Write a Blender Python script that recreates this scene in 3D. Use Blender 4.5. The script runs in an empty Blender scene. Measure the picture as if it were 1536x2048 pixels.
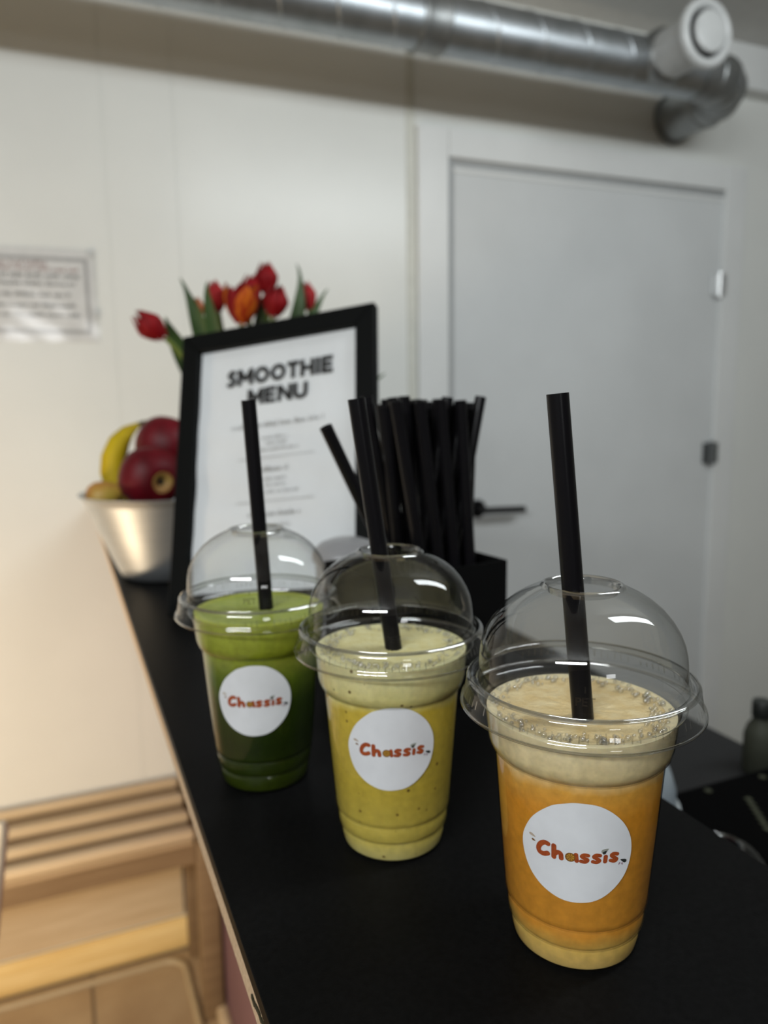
import bpy, bmesh, math, random
from mathutils import Vector, Matrix
PI = math.pi
SC = bpy.context.scene
COL = SC.collection

# ------------------------------------------------------------------ camera
# z = 0 is the top of the black counter, Y runs along the counter to the back wall
F_PX, PITCH, ROLL, YAW, CAM_H = 1534.5, math.radians(8.569), math.radians(-0.767), math.radians(22.822), 0.2358
fwd = Vector((math.sin(YAW) * math.cos(PITCH), math.cos(YAW) * math.cos(PITCH), -math.sin(PITCH)))
rgt0 = Vector((math.cos(YAW), -math.sin(YAW), 0))
up0 = rgt0.cross(fwd)
rgt = rgt0 * math.cos(ROLL) + up0 * math.sin(ROLL)
upv = -rgt0 * math.sin(ROLL) + up0 * math.cos(ROLL)
cd = bpy.data.cameras.new('camera')
cam = bpy.data.objects.new('camera', cd)
COL.objects.link(cam)
cam.matrix_world = Matrix(((rgt.x, upv.x, -fwd.x, 0), (rgt.y, upv.y, -fwd.y, 0), (rgt.z, upv.z, -fwd.z, CAM_H), (0, 0, 0, 1)))
cd.sensor_fit = 'VERTICAL'
cd.sensor_height = 36.0
cd.lens = F_PX / 2048 * 36
cd.clip_start = 0.01
cd.dof.use_dof = True
cd.dof.focus_distance = 0.285
cd.dof.aperture_fstop = cd.lens / 3.4
SC.camera = cam

# ------------------------------------------------------------------ world, lights, exposure
w = bpy.data.worlds.new('world')
SC.world = w
w.use_nodes = True
w.node_tree.nodes['Background'].inputs[0].default_value = (1.0, 0.93, 0.84, 1)
w.node_tree.nodes['Background'].inputs[1].default_value = 0.035
SC.view_settings.view_transform = 'Standard'
SC.view_settings.look = 'None'
SC.view_settings.gamma = 1
SC.view_settings.use_curve_mapping = False
SC.view_settings.exposure = 0.0
SC.cycles.max_bounces = 10
SC.cycles.transparent_max_bounces = 24
SC.cycles.caustics_reflective = False
SC.cycles.caustics_refractive = False
SC.cycles.sample_clamp_indirect = 4.0


def area(name, loc, target, sx, sy, power, color):
    l = bpy.data.lights.new(name, 'AREA')
    l.shape = 'RECTANGLE'
    l.size, l.size_y, l.energy, l.color = sx, sy, power, color
    o = bpy.data.objects.new(name, l)
    COL.objects.link(o)
    o.location = loc
    o.rotation_euler = (Vector(target) - Vector(loc)).to_track_quat('-Z', 'Y').to_euler()
    return o


# the fluorescent tube whose mirror images show on every dome, and an added fill light behind the camera
area('tube_and_fill_light', (1.20, 0.17, 1.11), (1.05, 1.55, 0.10), 1.25, 0.20, 14, (0.92, 0.98, 1.0))
area('tube_and_fill_light', (-1.25, -0.95, 1.12), (-0.2, 0.8, 0.1), 1.25, 0.13, 35, (0.94, 0.985, 1.0))
# pale window far behind the camera: it glares on the laminated notice
area('window_light', (-0.15, -3.0, 0.66), (-0.1, 1.9, 0.45), 0.55, 0.35, 5, (0.97, 0.99, 1.0))
# warm lamp on the customers' side of the bar
area('warm_lamp_light', (-0.70, 0.80, -0.44), (-0.05, 1.80, -0.78), 0.22, 0.22, 12.5, (1.0, 0.77, 0.50))

# ------------------------------------------------------------------ materials
def mat(name, color, rough=0.5, metal=0.0, spec=0.5, color2=None, scale=40.0, detail=4.0, bump=0.0, bscale=None, sss=0.0, stretch=None, emit=None):
    m = bpy.data.materials.new(name)
    m.use_nodes = True
    nt = m.node_tree
    b = nt.nodes['Principled BSDF']
    b.inputs['Roughness'].default_value = rough
    b.inputs['Metallic'].default_value = metal
    b.inputs['Specular IOR Level'].default_value = spec
    tc = nt.nodes.new('ShaderNodeTexCoord')
    mp = nt.nodes.new('ShaderNodeMapping')
    if stretch:
        mp.inputs['Scale'].default_value = stretch
    nt.links.new(tc.outputs['Object'], mp.inputs['Vector'])
    nz = nt.nodes.new('ShaderNodeTexNoise')
    nz.inputs['Scale'].default_value = scale
    nz.inputs['Detail'].default_value = detail
    nt.links.new(mp.outputs['Vector'], nz.inputs['Vector'])
    cr = nt.nodes.new('ShaderNodeValToRGB')
    c2 = color2 or tuple(c * 0.93 for c in color)
    cr.color_ramp.elements[0].position = 0.32
    cr.color_ramp.elements[1].position = 0.68
    cr.color_ramp.elements[0].color = (*c2, 1)
    cr.color_ramp.elements[1].color = (*color, 1)
    nt.links.new(nz.outputs['Fac'], cr.inputs['Fac'])
    nt.links.new(cr.outputs['Color'], b.inputs['Base Color'])
    if bump:
        bp = nt.nodes.new('ShaderNodeBump')
        bp.inputs['Strength'].default_value = bump
        bp.inputs['Distance'].default_value = 0.002
        n2 = nt.nodes.new('ShaderNodeTexNoise')
        n2.inputs['Scale'].default_value = bscale or scale
        n2.inputs['Detail'].default_value = 3
        nt.links.new(mp.outputs['Vector'], n2.inputs['Vector'])
        nt.links.new(n2.outputs['Fac'], bp.inputs['Height'])
        nt.links.new(bp.outputs['Normal'], b.inputs['Normal'])
    if sss:
        b.inputs['Subsurface Weight'].default_value = sss
        b.inputs['Subsurface Scale'].default_value = 0.006
        b.inputs['Subsurface Radius'].default_value = (1.0, 0.7, 0.3)
    return m


def clear_plastic(name, tint=(0.975, 0.98, 0.975), edge=(0.62, 0.63, 0.62), refl=0.9, base=0.05, rough=0.02):
    """thin clear sheet: transmits straight through, reflects more at grazing angles"""
    m = bpy.data.materials.new(name)
    m.use_nodes = True
    nt = m.node_tree
    nt.nodes.clear()
    out = nt.nodes.new('ShaderNodeOutputMaterial')
    mix = nt.nodes.new('ShaderNodeMixShader')
    tr = nt.nodes.new('ShaderNodeBsdfTransparent')
    gl = nt.nodes.new('ShaderNodeBsdfGlossy')
    gl.inputs['Roughness'].default_value = rough
    lw = nt.nodes.new('ShaderNodeLayerWeight')
    lw.inputs['Blend'].default_value = 0.5
    p5 = nt.nodes.new('ShaderNodeMath'); p5.operation = 'POWER'; p5.inputs[1].default_value = 4.5
    ma = nt.nodes.new('ShaderNodeMath'); ma.operation = 'MULTIPLY_ADD'
    ma.inputs[1].default_value = refl; ma.inputs[2].default_value = base
    ma.use_clamp = True
    p3 = nt.nodes.new('ShaderNodeMath'); p3.operation = 'POWER'; p3.inputs[1].default_value = 3.0
    mc = nt.nodes.new('ShaderNodeMix'); mc.data_type = 'RGBA'
    mc.inputs['A'].default_value = (*tint, 1); mc.inputs['B'].default_value = (*edge, 1)
    L = nt.links.new
    L(lw.outputs['Facing'], p5.inputs[0]); L(p5.outputs[0], ma.inputs[0]); L(ma.outputs[0], mix.inputs['Fac'])
    L(lw.outputs['Facing'], p3.inputs[0]); L(p3.outputs[0], mc.inputs['Factor']); L(mc.outputs['Result'], tr.inputs['Color'])
    L(tr.outputs[0], mix.inputs[1]); L(gl.outputs[0], mix.inputs[2]); L(mix.outputs[0], out.inputs['Surface'])
    return m


def smoothie_mat(name, stops, speck=None, speck_amt=0.0, noise=0.12):
    """drink colour by height in the cup (settled pulp below, froth above), with pulp mottling and seeds"""
    m = bpy.data.materials.new(name)
    m.use_nodes = True
    nt = m.node_tree
    L = nt.links.new
    b = nt.nodes['Principled BSDF']
    b.inputs['Roughness'].default_value = 0.35
    b.inputs['Subsurface Weight'].default_value = 0.25
    b.inputs['Subsurface Scale'].default_value = 0.004
    b.inputs['Subsurface Radius'].default_value = (1.0, 0.7, 0.3)
    tc = nt.nodes.new('ShaderNodeTexCoord')
    sx = nt.nodes.new('ShaderNodeSeparateXYZ')
    L(tc.outputs['Object'], sx.inputs[0])
    nz = nt.nodes.new('ShaderNodeTexNoise'); nz.inputs['Scale'].default_value = 60; nz.inputs['Detail'].default_value = 5
    L(tc.outputs['Object'], nz.inputs['Vector'])
    j = nt.nodes.new('ShaderNodeMath'); j.operation = 'MULTIPLY_ADD'; j.inputs[1].default_value = 0.010; j.inputs[2].default_value = -0.005
    L(nz.outputs['Fac'], j.inputs[0])
    a = nt.nodes.new('ShaderNodeMath'); a.operation = 'ADD'
    L(sx.outputs['Z'], a.inputs[0]); L(j.outputs[0], a.inputs[1])
    d = nt.nodes.new('ShaderNodeMath'); d.operation = 'DIVIDE'; d.inputs[1].default_value = 0.12
    L(a.outputs[0], d.inputs[0])
    cr = nt.nodes.new('ShaderNodeValToRGB')
    els = cr.color_ramp.elements
    for k, (z, c) in enumerate(stops):
        e = els[k] if k < 2 else els.new(z / 0.12)
        e.position = z / 0.12
        e.color = (*c, 1)
    L(d.outputs[0], cr.inputs['Fac'])
    n2 = nt.nodes.new('ShaderNodeTexNoise'); n2.inputs['Scale'].default_value = 260; n2.inputs['Detail'].default_value = 4
    L(tc.outputs['Object'], n2.inputs['Vector'])
    mr = nt.nodes.new('ShaderNodeMapRange'); mr.inputs['From Min'].default_value = 0.3; mr.inputs['From Max'].default_value = 0.7
    mr.inputs['To Min'].default_value = 1 - noise; mr.inputs['To Max'].default_value = 1 + noise
    L(n2.outputs['Fac'], mr.inputs['Value'])
    mx = nt.nodes.new('ShaderNodeVectorMath'); mx.operation = 'SCALE'
    L(cr.outputs['Color'], mx.inputs[0]); L(mr.outputs[0], mx.inputs['Scale'])
    last = mx.outputs['Vector']
    if speck:
        vo = nt.nodes.new('ShaderNodeTexVoronoi'); vo.inputs['Scale'].default_value = 190
        L(tc.outputs['Object'], vo.inputs['Vector'])
        lt = nt.nodes.new('ShaderNodeMapRange'); lt.inputs['From Min'].default_value = 0.10; lt.inputs['From Max'].default_value = 0.22
        lt.inputs['To Min'].default_value = 1; lt.inputs['To Max'].default_value = 0
        L(vo.outputs['Distance'], lt.inputs['Value'])
        sp = nt.nodes.new('ShaderNodeSeparateColor'); L(vo.outputs['Color'], sp.inputs[0])
        gt = nt.nodes.new('ShaderNodeMath'); gt.operation = 'LESS_THAN'; gt.inputs[1].default_value = speck_amt
        L(sp.outputs[0], gt.inputs[0])
        mu = nt.nodes.new('ShaderNodeMath'); mu.operation = 'MULTIPLY'; L(gt.outputs[0], mu.inputs[0]); L(lt.outputs[0], mu.inputs[1])
        mm = nt.nodes.new('ShaderNodeMix'); mm.data_type = 'RGBA'
        mm.inputs['B'].default_value = (*speck, 1)
        L(mu.outputs[0], mm.inputs['Factor']); L(last, mm.inputs['A'])
        last = mm.outputs['Result']
    L(last, b.inputs['Base Color'])
    return m


M = {}
M['wall'] = mat('white_wall_panel', (0.74, 0.75, 0.72), rough=0.28, spec=0.4, scale=3, bump=0.03, bscale=30)
M['door'] = mat('grey_white_door', (0.62, 0.635, 0.635), rough=0.5, spec=0.3, scale=4)
M['casing'] = mat('white_casing', (0.72, 0.73, 0.72), rough=0.35, scale=5)
M['casing_warm'] = mat('pale_floor_edging', (0.42, 0.33, 0.20), rough=0.5)
M['post'] = mat('cream_painted_wood', (0.74, 0.64, 0.48), rough=0.5)
M['reveal_shade'] = mat('door_reveal_shade', (0.36, 0.37, 0.37), rough=0.6)  # grey stands in for the shadow in the door reveal
M['seam'] = mat('seam_strip_cream', (0.60, 0.60, 0.54), rough=0.5)
M['ceiling'] = mat('ceiling_white', (0.7, 0.7, 0.68), rough=0.9)
M['steel'] = mat('galvanised_steel', (0.50, 0.53, 0.56), rough=0.42, metal=1.0, color2=(0.40, 0.43, 0.45), scale=25, bump=0.05)
M['steel_dark'] = mat('dull_galvanised_steel', (0.34, 0.35, 0.35), rough=0.45, metal=0.9, color2=(0.26, 0.27, 0.27), scale=20)
M['valve'] = mat('white_enamel', (0.54, 0.55, 0.545), rough=0.3)
M['dark'] = mat('dark_gap', (0.02, 0.02, 0.02), rough=0.8)
M['black_top'] = mat('black_laminate', (0.0065, 0.0065, 0.0066), rough=0.45, spec=0.035, color2=(0.0045, 0.0045, 0.0045), scale=300, bump=0.06, bscale=900)
M['black_edge'] = mat('black_laminate_edge', (0.014, 0.014, 0.015), rough=0.35, spec=0.4)
M['chip'] = mat('raw_chipboard', (0.68, 0.50, 0.33), rough=0.85, color2=(0.50, 0.34, 0.20), scale=420, bump=0.4, bscale=500)
M['mauve'] = mat('mauve_panel', (0.17, 0.09, 0.105), rough=0.7, scale=6)
M['wood'] = mat('pale_pine', (0.62, 0.50, 0.34), rough=0.40, color2=(0.52, 0.40, 0.25), scale=9, stretch=(0.6, 8, 8))
M['wood_gap_shade'] = mat('gap_shade_pine', (0.42, 0.31, 0.19), rough=0.5, color2=(0.33, 0.235, 0.135), scale=9, stretch=(0.6, 8, 8))
M['wood_shaded'] = mat('shaded_pine', (0.23, 0.155, 0.085), rough=0.55, color2=(0.18, 0.115, 0.06), scale=9, stretch=(0.6, 8, 8))  # shade on the bench rails and legs, put into the wood colour
M['wood_gloss'] = mat('varnished_pine', (0.88, 0.68, 0.33), rough=0.22, color2=(0.76, 0.54, 0.22), scale=9, stretch=(0.6, 8, 8))
M['tile'] = mat('floor_tile', (0.44, 0.33, 0.20), rough=0.45, color2=(0.34, 0.24, 0.14), scale=7)
M['grout'] = mat('grout', (0.25, 0.19, 0.12), rough=0.8)
M['worktop'] = mat('dark_grey_worktop', (0.020, 0.020, 0.0205), rough=0.6, spec=0.12, scale=60)
M['black_plastic'] = mat('black_straw_plastic', (0.006, 0.0055, 0.0065), rough=0.28, spec=0.16)
M['black_card'] = mat('black_card', (0.004, 0.004, 0.004), rough=0.8, spec=0.05)
M['black_frame'] = mat('black_frame', (0.0045, 0.005, 0.005), rough=0.5, spec=0.06)
M['paper'] = mat('white_paper', (0.86, 0.87, 0.89), rough=0.75, spec=0.2, scale=12)
M['ink'] = mat('black_ink', (0.012, 0.012, 0.013), rough=0.6)
M['grey_ink'] = mat('grey_ink', (0.30, 0.30, 0.30), rough=0.7)
M['red_ink'] = mat('red_ink', (0.30, 0.13, 0.12), rough=0.7)
M['sign_paper'] = mat('sign_paper', (0.74, 0.74, 0.73), rough=0.6)
M['sign_border'] = mat('sign_border', (0.42, 0.42, 0.42), rough=0.6)
M['laminate'] = clear_plastic('laminate_film', (0.97, 0.97, 0.97), (0.9, 0.9, 0.9), 0.6, 0.07, 0.12)
M['pet'] = clear_plastic('clear_pet', (0.97, 0.975, 0.97), (0.66, 0.67, 0.66), 0.75, 0.065, 0.025)
M['pet_rim'] = clear_plastic('clear_pet_rim', (0.93, 0.935, 0.93), (0.66, 0.67, 0.66), 0.9, 0.22, 0.08)
M['pet_mark'] = clear_plastic('clear_pet_embossed', (0.95, 0.95, 0.945), (0.7, 0.7, 0.7), 0.9, 0.17, 0.12)
M['pet_letters'] = clear_plastic('clear_pet_letters', (0.80, 0.80, 0.79), (0.6, 0.6, 0.6), 0.8, 0.26, 0.15)
M['pane'] = clear_plastic('frame_pane', (0.97, 0.975, 0.975), (0.9, 0.9, 0.9), 0.8, 0.02, 0.02)
M['sticker'] = mat('white_sticker', (0.72, 0.73, 0.755), rough=0.4, spec=0.3, scale=80)
M['logo'] = mat('burnt_orange_print', (0.37, 0.072, 0.012), rough=0.6, color2=(0.27, 0.042, 0.008), scale=900)
M['logo_dark'] = mat('brown_citrus_rim', (0.19, 0.08, 0.012), rough=0.5)
M['citrus'] = mat('citrus_yellow_print', (0.46, 0.24, 0.03), rough=0.5)
M['seed'] = mat('black_drop_print', (0.025, 0.028, 0.025), rough=0.5)
M['leaf_grey'] = mat('grey_leaf_print', (0.30, 0.31, 0.27), rough=0.5)
M['tan'] = mat('tan_drop_print', (0.44, 0.36, 0.28), rough=0.5)
M['purple'] = mat('purple_drop_print', (0.34, 0.22, 0.28), rough=0.5)
M['bowl'] = mat('brushed_steel', (0.62, 0.64, 0.655), rough=0.42, metal=0.85, color2=(0.55, 0.57, 0.585), scale=14, stretch=(1, 1, 30))
M['apple'] = mat('dark_red_apple', (0.130, 0.002, 0.008), rough=0.5, spec=0.25, color2=(0.070, 0.0015, 0.004), scale=30, stretch=(1, 1, 0.25))
M['calyx'] = mat('apple_calyx', (0.34, 0.22, 0.05), rough=0.6, color2=(0.25, 0.10, 0.03), scale=90)
M['calyx_dark'] = mat('apple_calyx_dark', (0.03, 0.025, 0.008), rough=0.8)
M['banana'] = mat('banana_skin', (0.52, 0.38, 0.006), rough=0.6, spec=0.25, color2=(0.42, 0.29, 0.005), scale=18)
M['banana_tip'] = mat('banana_tip', (0.08, 0.06, 0.02), rough=0.7)
M['pear'] = mat('blushed_pear', (0.50, 0.36, 0.05), rough=0.5, color2=(0.46, 0.14, 0.04), scale=16)
M['petal'] = mat('red_petal', (0.25, 0.003, 0.006), rough=0.65, spec=0.2, color2=(0.13, 0.002, 0.004), scale=50, stretch=(1, 1, 0.3))
M['petal_pink'] = mat('pinkish_red_petal', (0.32, 0.018, 0.020), rough=0.65, spec=0.2, color2=(0.22, 0.007, 0.010), scale=50, stretch=(1, 1, 0.3))
M['petal_flame'] = mat('orange_striped_petal', (0.52, 0.13, 0.006), rough=0.65, spec=0.2, color2=(0.26, 0.008, 0.004), scale=120, stretch=(1, 1, 0.08), detail=1.5)
M['petal_orange'] = mat('orange_bud_petal', (0.40, 0.09, 0.03), rough=0.5, color2=(0.26, 0.09, 0.02), scale=50)
M['stem'] = mat('tulip_stem', (0.10, 0.14, 0.008), rough=0.5)
M['leaf'] = mat('tulip_leaf', (0.035, 0.075, 0.012), rough=0.5, color2=(0.022, 0.052, 0.009), scale=40, stretch=(1, 1, 0.1))
M['vase'] = clear_plastic('vase_glass', (0.90, 0.92, 0.91), (0.45, 0.5, 0.48), 0.9, 0.06, 0.02)
M['grey_pot'] = mat('grey_plastic', (0.30, 0.30, 0.31), rough=0.35)
M['tub'] = mat('translucent_tub', (0.26, 0.30, 0.33), rough=0.3)
M['tub_rim'] = mat('translucent_tub_rim', (0.42, 0.46, 0.48), rough=0.3)
M['bottle'] = mat('dark_green_bottle', (0.045, 0.048, 0.035), rough=0.6, spec=0.2)
M['cap'] = mat('black_cap', (0.01, 0.012, 0.010), rough=0.5)
M['machine'] = mat('matte_black_appliance', (0.002, 0.002, 0.0021), rough=0.75, spec=0.02)
M['green_mark'] = mat('dull_green_mark', (0.028, 0.031, 0.013), rough=0.7)
M['hinge'] = mat('steel_hinge', (0.72, 0.73, 0.73), rough=0.3, metal=0.7)
M['hinge_dark'] = mat('dark_hinge', (0.16, 0.17, 0.17), rough=0.5, metal=0.6)
M['drink_orange'] = smoothie_mat('orange_smoothie', [(0.0, (0.66, 0.45, 0.15)), (0.011, (0.66, 0.42, 0.10)), (0.019, (0.64, 0.275, 0.035)), (0.072, (0.66, 0.265, 0.022)), (0.082, (0.68, 0.34, 0.055)), (0.0905, (0.78, 0.62, 0.33)), (0.106, (0.86, 0.73, 0.47))], noise=0.12)
M['drink_yellow'] = smoothie_mat('yellow_smoothie', [(0.0, (0.60, 0.52, 0.20)), (0.012, (0.56, 0.44, 0.09)), (0.040, (0.54, 0.40, 0.055)), (0.082, (0.58, 0.42, 0.050)), (0.088, (0.70, 0.62, 0.23)), (0.106, (0.80, 0.74, 0.42))], speck=(0.14, 0.075, 0.015), speck_amt=0.22, noise=0.10)
M['drink_green'] = smoothie_mat('green_smoothie', [(0.0, (0.030, 0.045, 0.002)), (0.03, (0.013, 0.024, 0.0015)), (0.056, (0.022, 0.042, 0.002)), (0.072, (0.085, 0.125, 0.008)), (0.083, (0.22, 0.25, 0.030)), (0.087, (0.22, 0.26, 0.012)), (0.108, (0.40, 0.44, 0.060))], noise=0.14)
M['froth_orange'] = mat('beige_froth', (0.84, 0.68, 0.39), rough=0.5, color2=(0.74, 0.54, 0.25), scale=160, bump=0.3, bscale=500)
M['froth_yellow'] = mat('cream_froth', (0.80, 0.74, 0.42), rough=0.5, color2=(0.72, 0.63, 0.29), scale=160, bump=0.3, bscale=500)
M['froth_green'] = mat('green_froth', (0.38, 0.43, 0.075), rough=0.4, color2=(0.29, 0.35, 0.050), scale=120, bump=0.3, bscale=300)


# ------------------------------------------------------------------ mesh helpers
def link(name, me, m=None, parent=None, loc=None, label=None, smooth=None):
    o = bpy.data.objects.new(name, me)
    COL.objects.link(o)
    if m is not None:
        for x in (m if isinstance(m, (list, tuple)) else [m]):
            me.materials.append(x)
    if parent is not None:
        o.parent = parent
    if loc is not None:
        o.location = loc
    if label:
        o['label'] = label
    if smooth is not None:
        for p in me.polygons:
            p.use_smooth = True
        me.set_sharp_from_angle(angle=math.radians(smooth))
    return o


def bm_obj(name, bm, m, parent=None, loc=None, label=None, smooth=None):
    me = bpy.data.meshes.new(name)
    bmesh.ops.recalc_face_normals(bm, faces=bm.faces)
    bm.to_mesh(me)
    bm.free()
    return link(name, me, m, parent, loc, label, smooth)


def thing(name, label, cat, loc=(0, 0, 0), rz=0.0, group=None):
    o = bpy.data.objects.new(name, None)
    COL.objects.link(o)
    o.empty_display_size = 0.02
    o.location = loc
    o.rotation_euler = (0, 0, rz)
    o['label'] = label
    o['category'] = cat
    if group:
        o['group'] = group
    return o


def tag(o, label, cat, group=None):
    o['label'] = label
    o['category'] = cat
    if group:
        o['group'] = group
    return o


def structure(name, parent=None):
    o = bpy.data.objects.new(name, None)
    COL.objects.link(o)
    o['kind'] = 'structure'
    return o


def box(bm, x0, x1, y0, y1, z0, z1, bev=0.0, mtx=None, mi=0):
    r = bmesh.ops.create_cube(bm, size=1.0)
    vs = r['verts']
    for v in vs:
        v.co = Vector(((x0 + x1) / 2 + v.co.x * (x1 - x0), (y0 + y1) / 2 + v.co.y * (y1 - y0), (z0 + z1) / 2 + v.co.z * (z1 - z0)))
    fs = list({f for v in vs for f in v.link_faces})
    if bev:
        es = list({e for v in vs for e in v.link_edges})
        rr = bmesh.ops.bevel(bm, geom=es, offset=bev, segments=2, affect='EDGES', profile=0.5)
        vs = list({v for f in rr['faces'] for v in f.verts} | {v for v in vs if v.is_valid})
    if mtx is not None:
        for v in vs:
            v.co = mtx @ v.co
    for v in vs:
        for f in v.link_faces:
            f.material_index = mi
    return vs


def box_obj(name, dims, m, parent=None, bev=0.0, label=None, smooth=None):
    bm = bmesh.new()
    box(bm, *dims, bev=bev)
    return bm_obj(name, bm, m, parent, None, label, smooth)


def lathe(bm, prof, seg=64, close_top=False, close_bot=False, mtx=None):
    rings = []
    for (r, z) in prof:
        if r < 1e-6:
            v = bm.verts.new((0, 0, z))
            rings.append([v])
        else:
            rings.append([bm.verts.new((r * math.cos(2 * PI * k / seg), r * math.sin(2 * PI * k / seg), z)) for k in range(seg)])
    for a, b in zip(rings[:-1], rings[1:]):
        for k in range(seg):
            k2 = (k + 1) % seg
            if len(a) == 1 and len(b) == 1:
                continue
            if len(a) == 1:
                bm.faces.new((a[0], b[k2], b[k]))
            elif len(b) == 1:
                bm.faces.new((a[k], a[k2], b[0]))
            else:
                bm.faces.new((a[k], a[k2], b[k2], b[k]))
    if close_bot and len(rings[0]) > 1:
        bm.faces.new(rings[0][::-1])
    if close_top and len(rings[-1]) > 1:
        bm.faces.new(rings[-1])
    if mtx is not None:
        for rg in rings:
            for v in rg:
                v.co = mtx @ v.co
    return rings


def frames(pts):
    out = []
    n = len(pts)
    prev = None
    for i, p in enumerate(pts):
        t = (pts[min(i + 1, n - 1)] - pts[max(i - 1, 0)]).normalized()
        if prev is None:
            a = Vector((0, 0, 1)) if abs(t.z) < 0.9 else Vector((1, 0, 0))
            u = t.cross(a).normalized()
        else:
            u = (prev - t * prev.dot(t)).normalized()
        prev = u
        out.append((p, t, u, t.cross(u)))
    return out


def tube(bm, pts, rad, seg=16, cap=True):
    pts = [Vector(p) for p in pts]
    rad = rad if isinstance(rad, (list, tuple)) else [rad] * len(pts)
    rings = []
    for (p, t, u, v), r in zip(frames(pts), rad):
        rings.append([bm.verts.new(p + u * (r * math.cos(2 * PI * k / seg)) + v * (r * math.sin(2 * PI * k / seg))) for k in range(seg)])
    for a, b in zip(rings[:-1], rings[1:]):
        for k in range(seg):
            k2 = (k + 1) % seg
            bm.faces.new((a[k], a[k2], b[k2], b[k]))
    if cap:
        bm.faces.new(rings[0][::-1])
        bm.faces.new(rings[-1])
    return rings


def hollow_tube(bm, p0, p1, r, ri, seg=20):
    p0, p1 = Vector(p0), Vector(p1)
    o = tube(bm, [p0, p1], r, seg, cap=False)
    i = tube(bm, [p0, p1], ri, seg, cap=False)
    for e in (0, 1):
        for k in range(seg):
            k2 = (k + 1) % seg
            bm.faces.new((o[e][k], o[e][k2], i[e][k2], i[e][k]))


def smooth_line(pts, n=6, closed=False):
    P = [Vector((p[0], p[1], 0)) for p in pts]
    N = len(P)
    out = []
    rng = range(N) if closed else range(N - 1)
    for i in rng:
        p0 = P[(i - 1) % N] if closed or i > 0 else P[i]
        p1, p2 = P[i], P[(i + 1) % N]
        p3 = P[(i + 2) % N] if closed or i + 2 < N else P[(i + 1) % N]
        for k in range(n):
            t = k / n
            out.append(0.5 * ((2 * p1) + (p2 - p0) * t + (2 * p0 - 5 * p1 + 4 * p2 - p3) * t * t + (3 * p1 - p0 - 3 * p2 + p3) * t ** 3))
    if not closed:
        out.append(P[-1])
    return [(v.x, v.y) for v in out]


def text_mesh(body, size, offset=0.0, align='CENTER'):
    cu = bpy.data.curves.new('text', 'FONT')
    cu.body = body
    cu.size = size
    cu.offset = offset
    cu.align_x = align
    cu.resolution_u = 4
    o = bpy.data.objects.new('text', cu)
    COL.objects.link(o)
    bpy.context.view_layer.update()
    dg = bpy.context.evaluated_depsgraph_get()
    me = bpy.data.meshes.new_from_object(o.evaluated_get(dg))
    vs = [v.co.copy() for v in me.vertices]
    fs = [tuple(p.vertices) for p in me.polygons]
    bpy.data.objects.remove(o)
    bpy.data.meshes.remove(me)
    return vs, fs


# ------------------------------------------------------------------ room
WY = 1.90          # back wall
FZ = -1.18         # floor
CZ = 1.26          # ceiling
floor = structure('floor')
box_obj('grout_bed', (-3.2, 4.2, -2.5, WY, FZ - 0.06, FZ - 0.004), M['grout'], floor)
tx = [-0.813, -0.415, -0.017, 0.381]
ty = [1.084, 1.482, 1.875]
tile_me = None
for i in range(len(tx)):
    for j in range(2):
        x0, y0, y1 = tx[i], ty[j] + 0.004, ty[j + 1] - 0.004
        box_obj('floor_tile', (x0 + 0.004, x0 + 0.394, y0, y1, FZ - 0.01, FZ), M['tile'], floor, bev=0.002)
box_obj('floor_field', (-3.2, 4.2, -2.5, 1.08, FZ - 0.01, FZ), M['tile'], floor)

wall = structure('wall_back')
box_obj('wall_core', (-3.2, 4.2, WY + 0.0012, WY + 0.12, FZ, CZ), M['wall'], wall)
for (a, b) in ((-3.2, -1.066), (-1.065, 0.1365), (0.1380, 0.2910), (0.2920, 0.8745)):
    box_obj('wall_panel', (a, b, WY, WY + 0.001, FZ, CZ), M['wall'], wall)
box_obj('wall_panel', (0.900, 0.958, WY, WY + 0.001, FZ, CZ), M['wall'], wall)
box_obj('wall_panel', (2.035, 4.2, WY, WY + 0.001, FZ, CZ), M['wall'], wall)
box_obj('wall_panel', (0.958, 2.035, WY, WY + 0.001, 0.88, CZ), M['wall'], wall)
box_obj('seam_strip', (0.875, 0.899, WY - 0.002, WY + 0.03, FZ, CZ), M['seam'], wall, label='cream cover strip over the panel joint')
for n, d in (('wall_left', (-3.3, -3.2, -2.5, WY, FZ, CZ)), ('wall_right', (4.2, 4.3, -2.5, WY, FZ, CZ))):
    o = box_obj(n, d, M['wall'])
    o['kind'] = 'structure'
o = box_obj('ceiling', (-3.3, 4.3, -2.5, WY + 0.1, CZ, CZ + 0.1), M['ceiling'])
o['kind'] = 'structure'
o = box_obj('trim_1', (1.80, 4.2, WY - 0.06, WY, 1.135, CZ), M['casing'], bev=0.004)
o['kind'] = 'structure'

door = structure('door_1')
box_obj('door_leaf', (1.012, 1.962, WY - 0.004, WY - 0.0001, FZ + 0.01, 0.820), M['door'], door)
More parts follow.
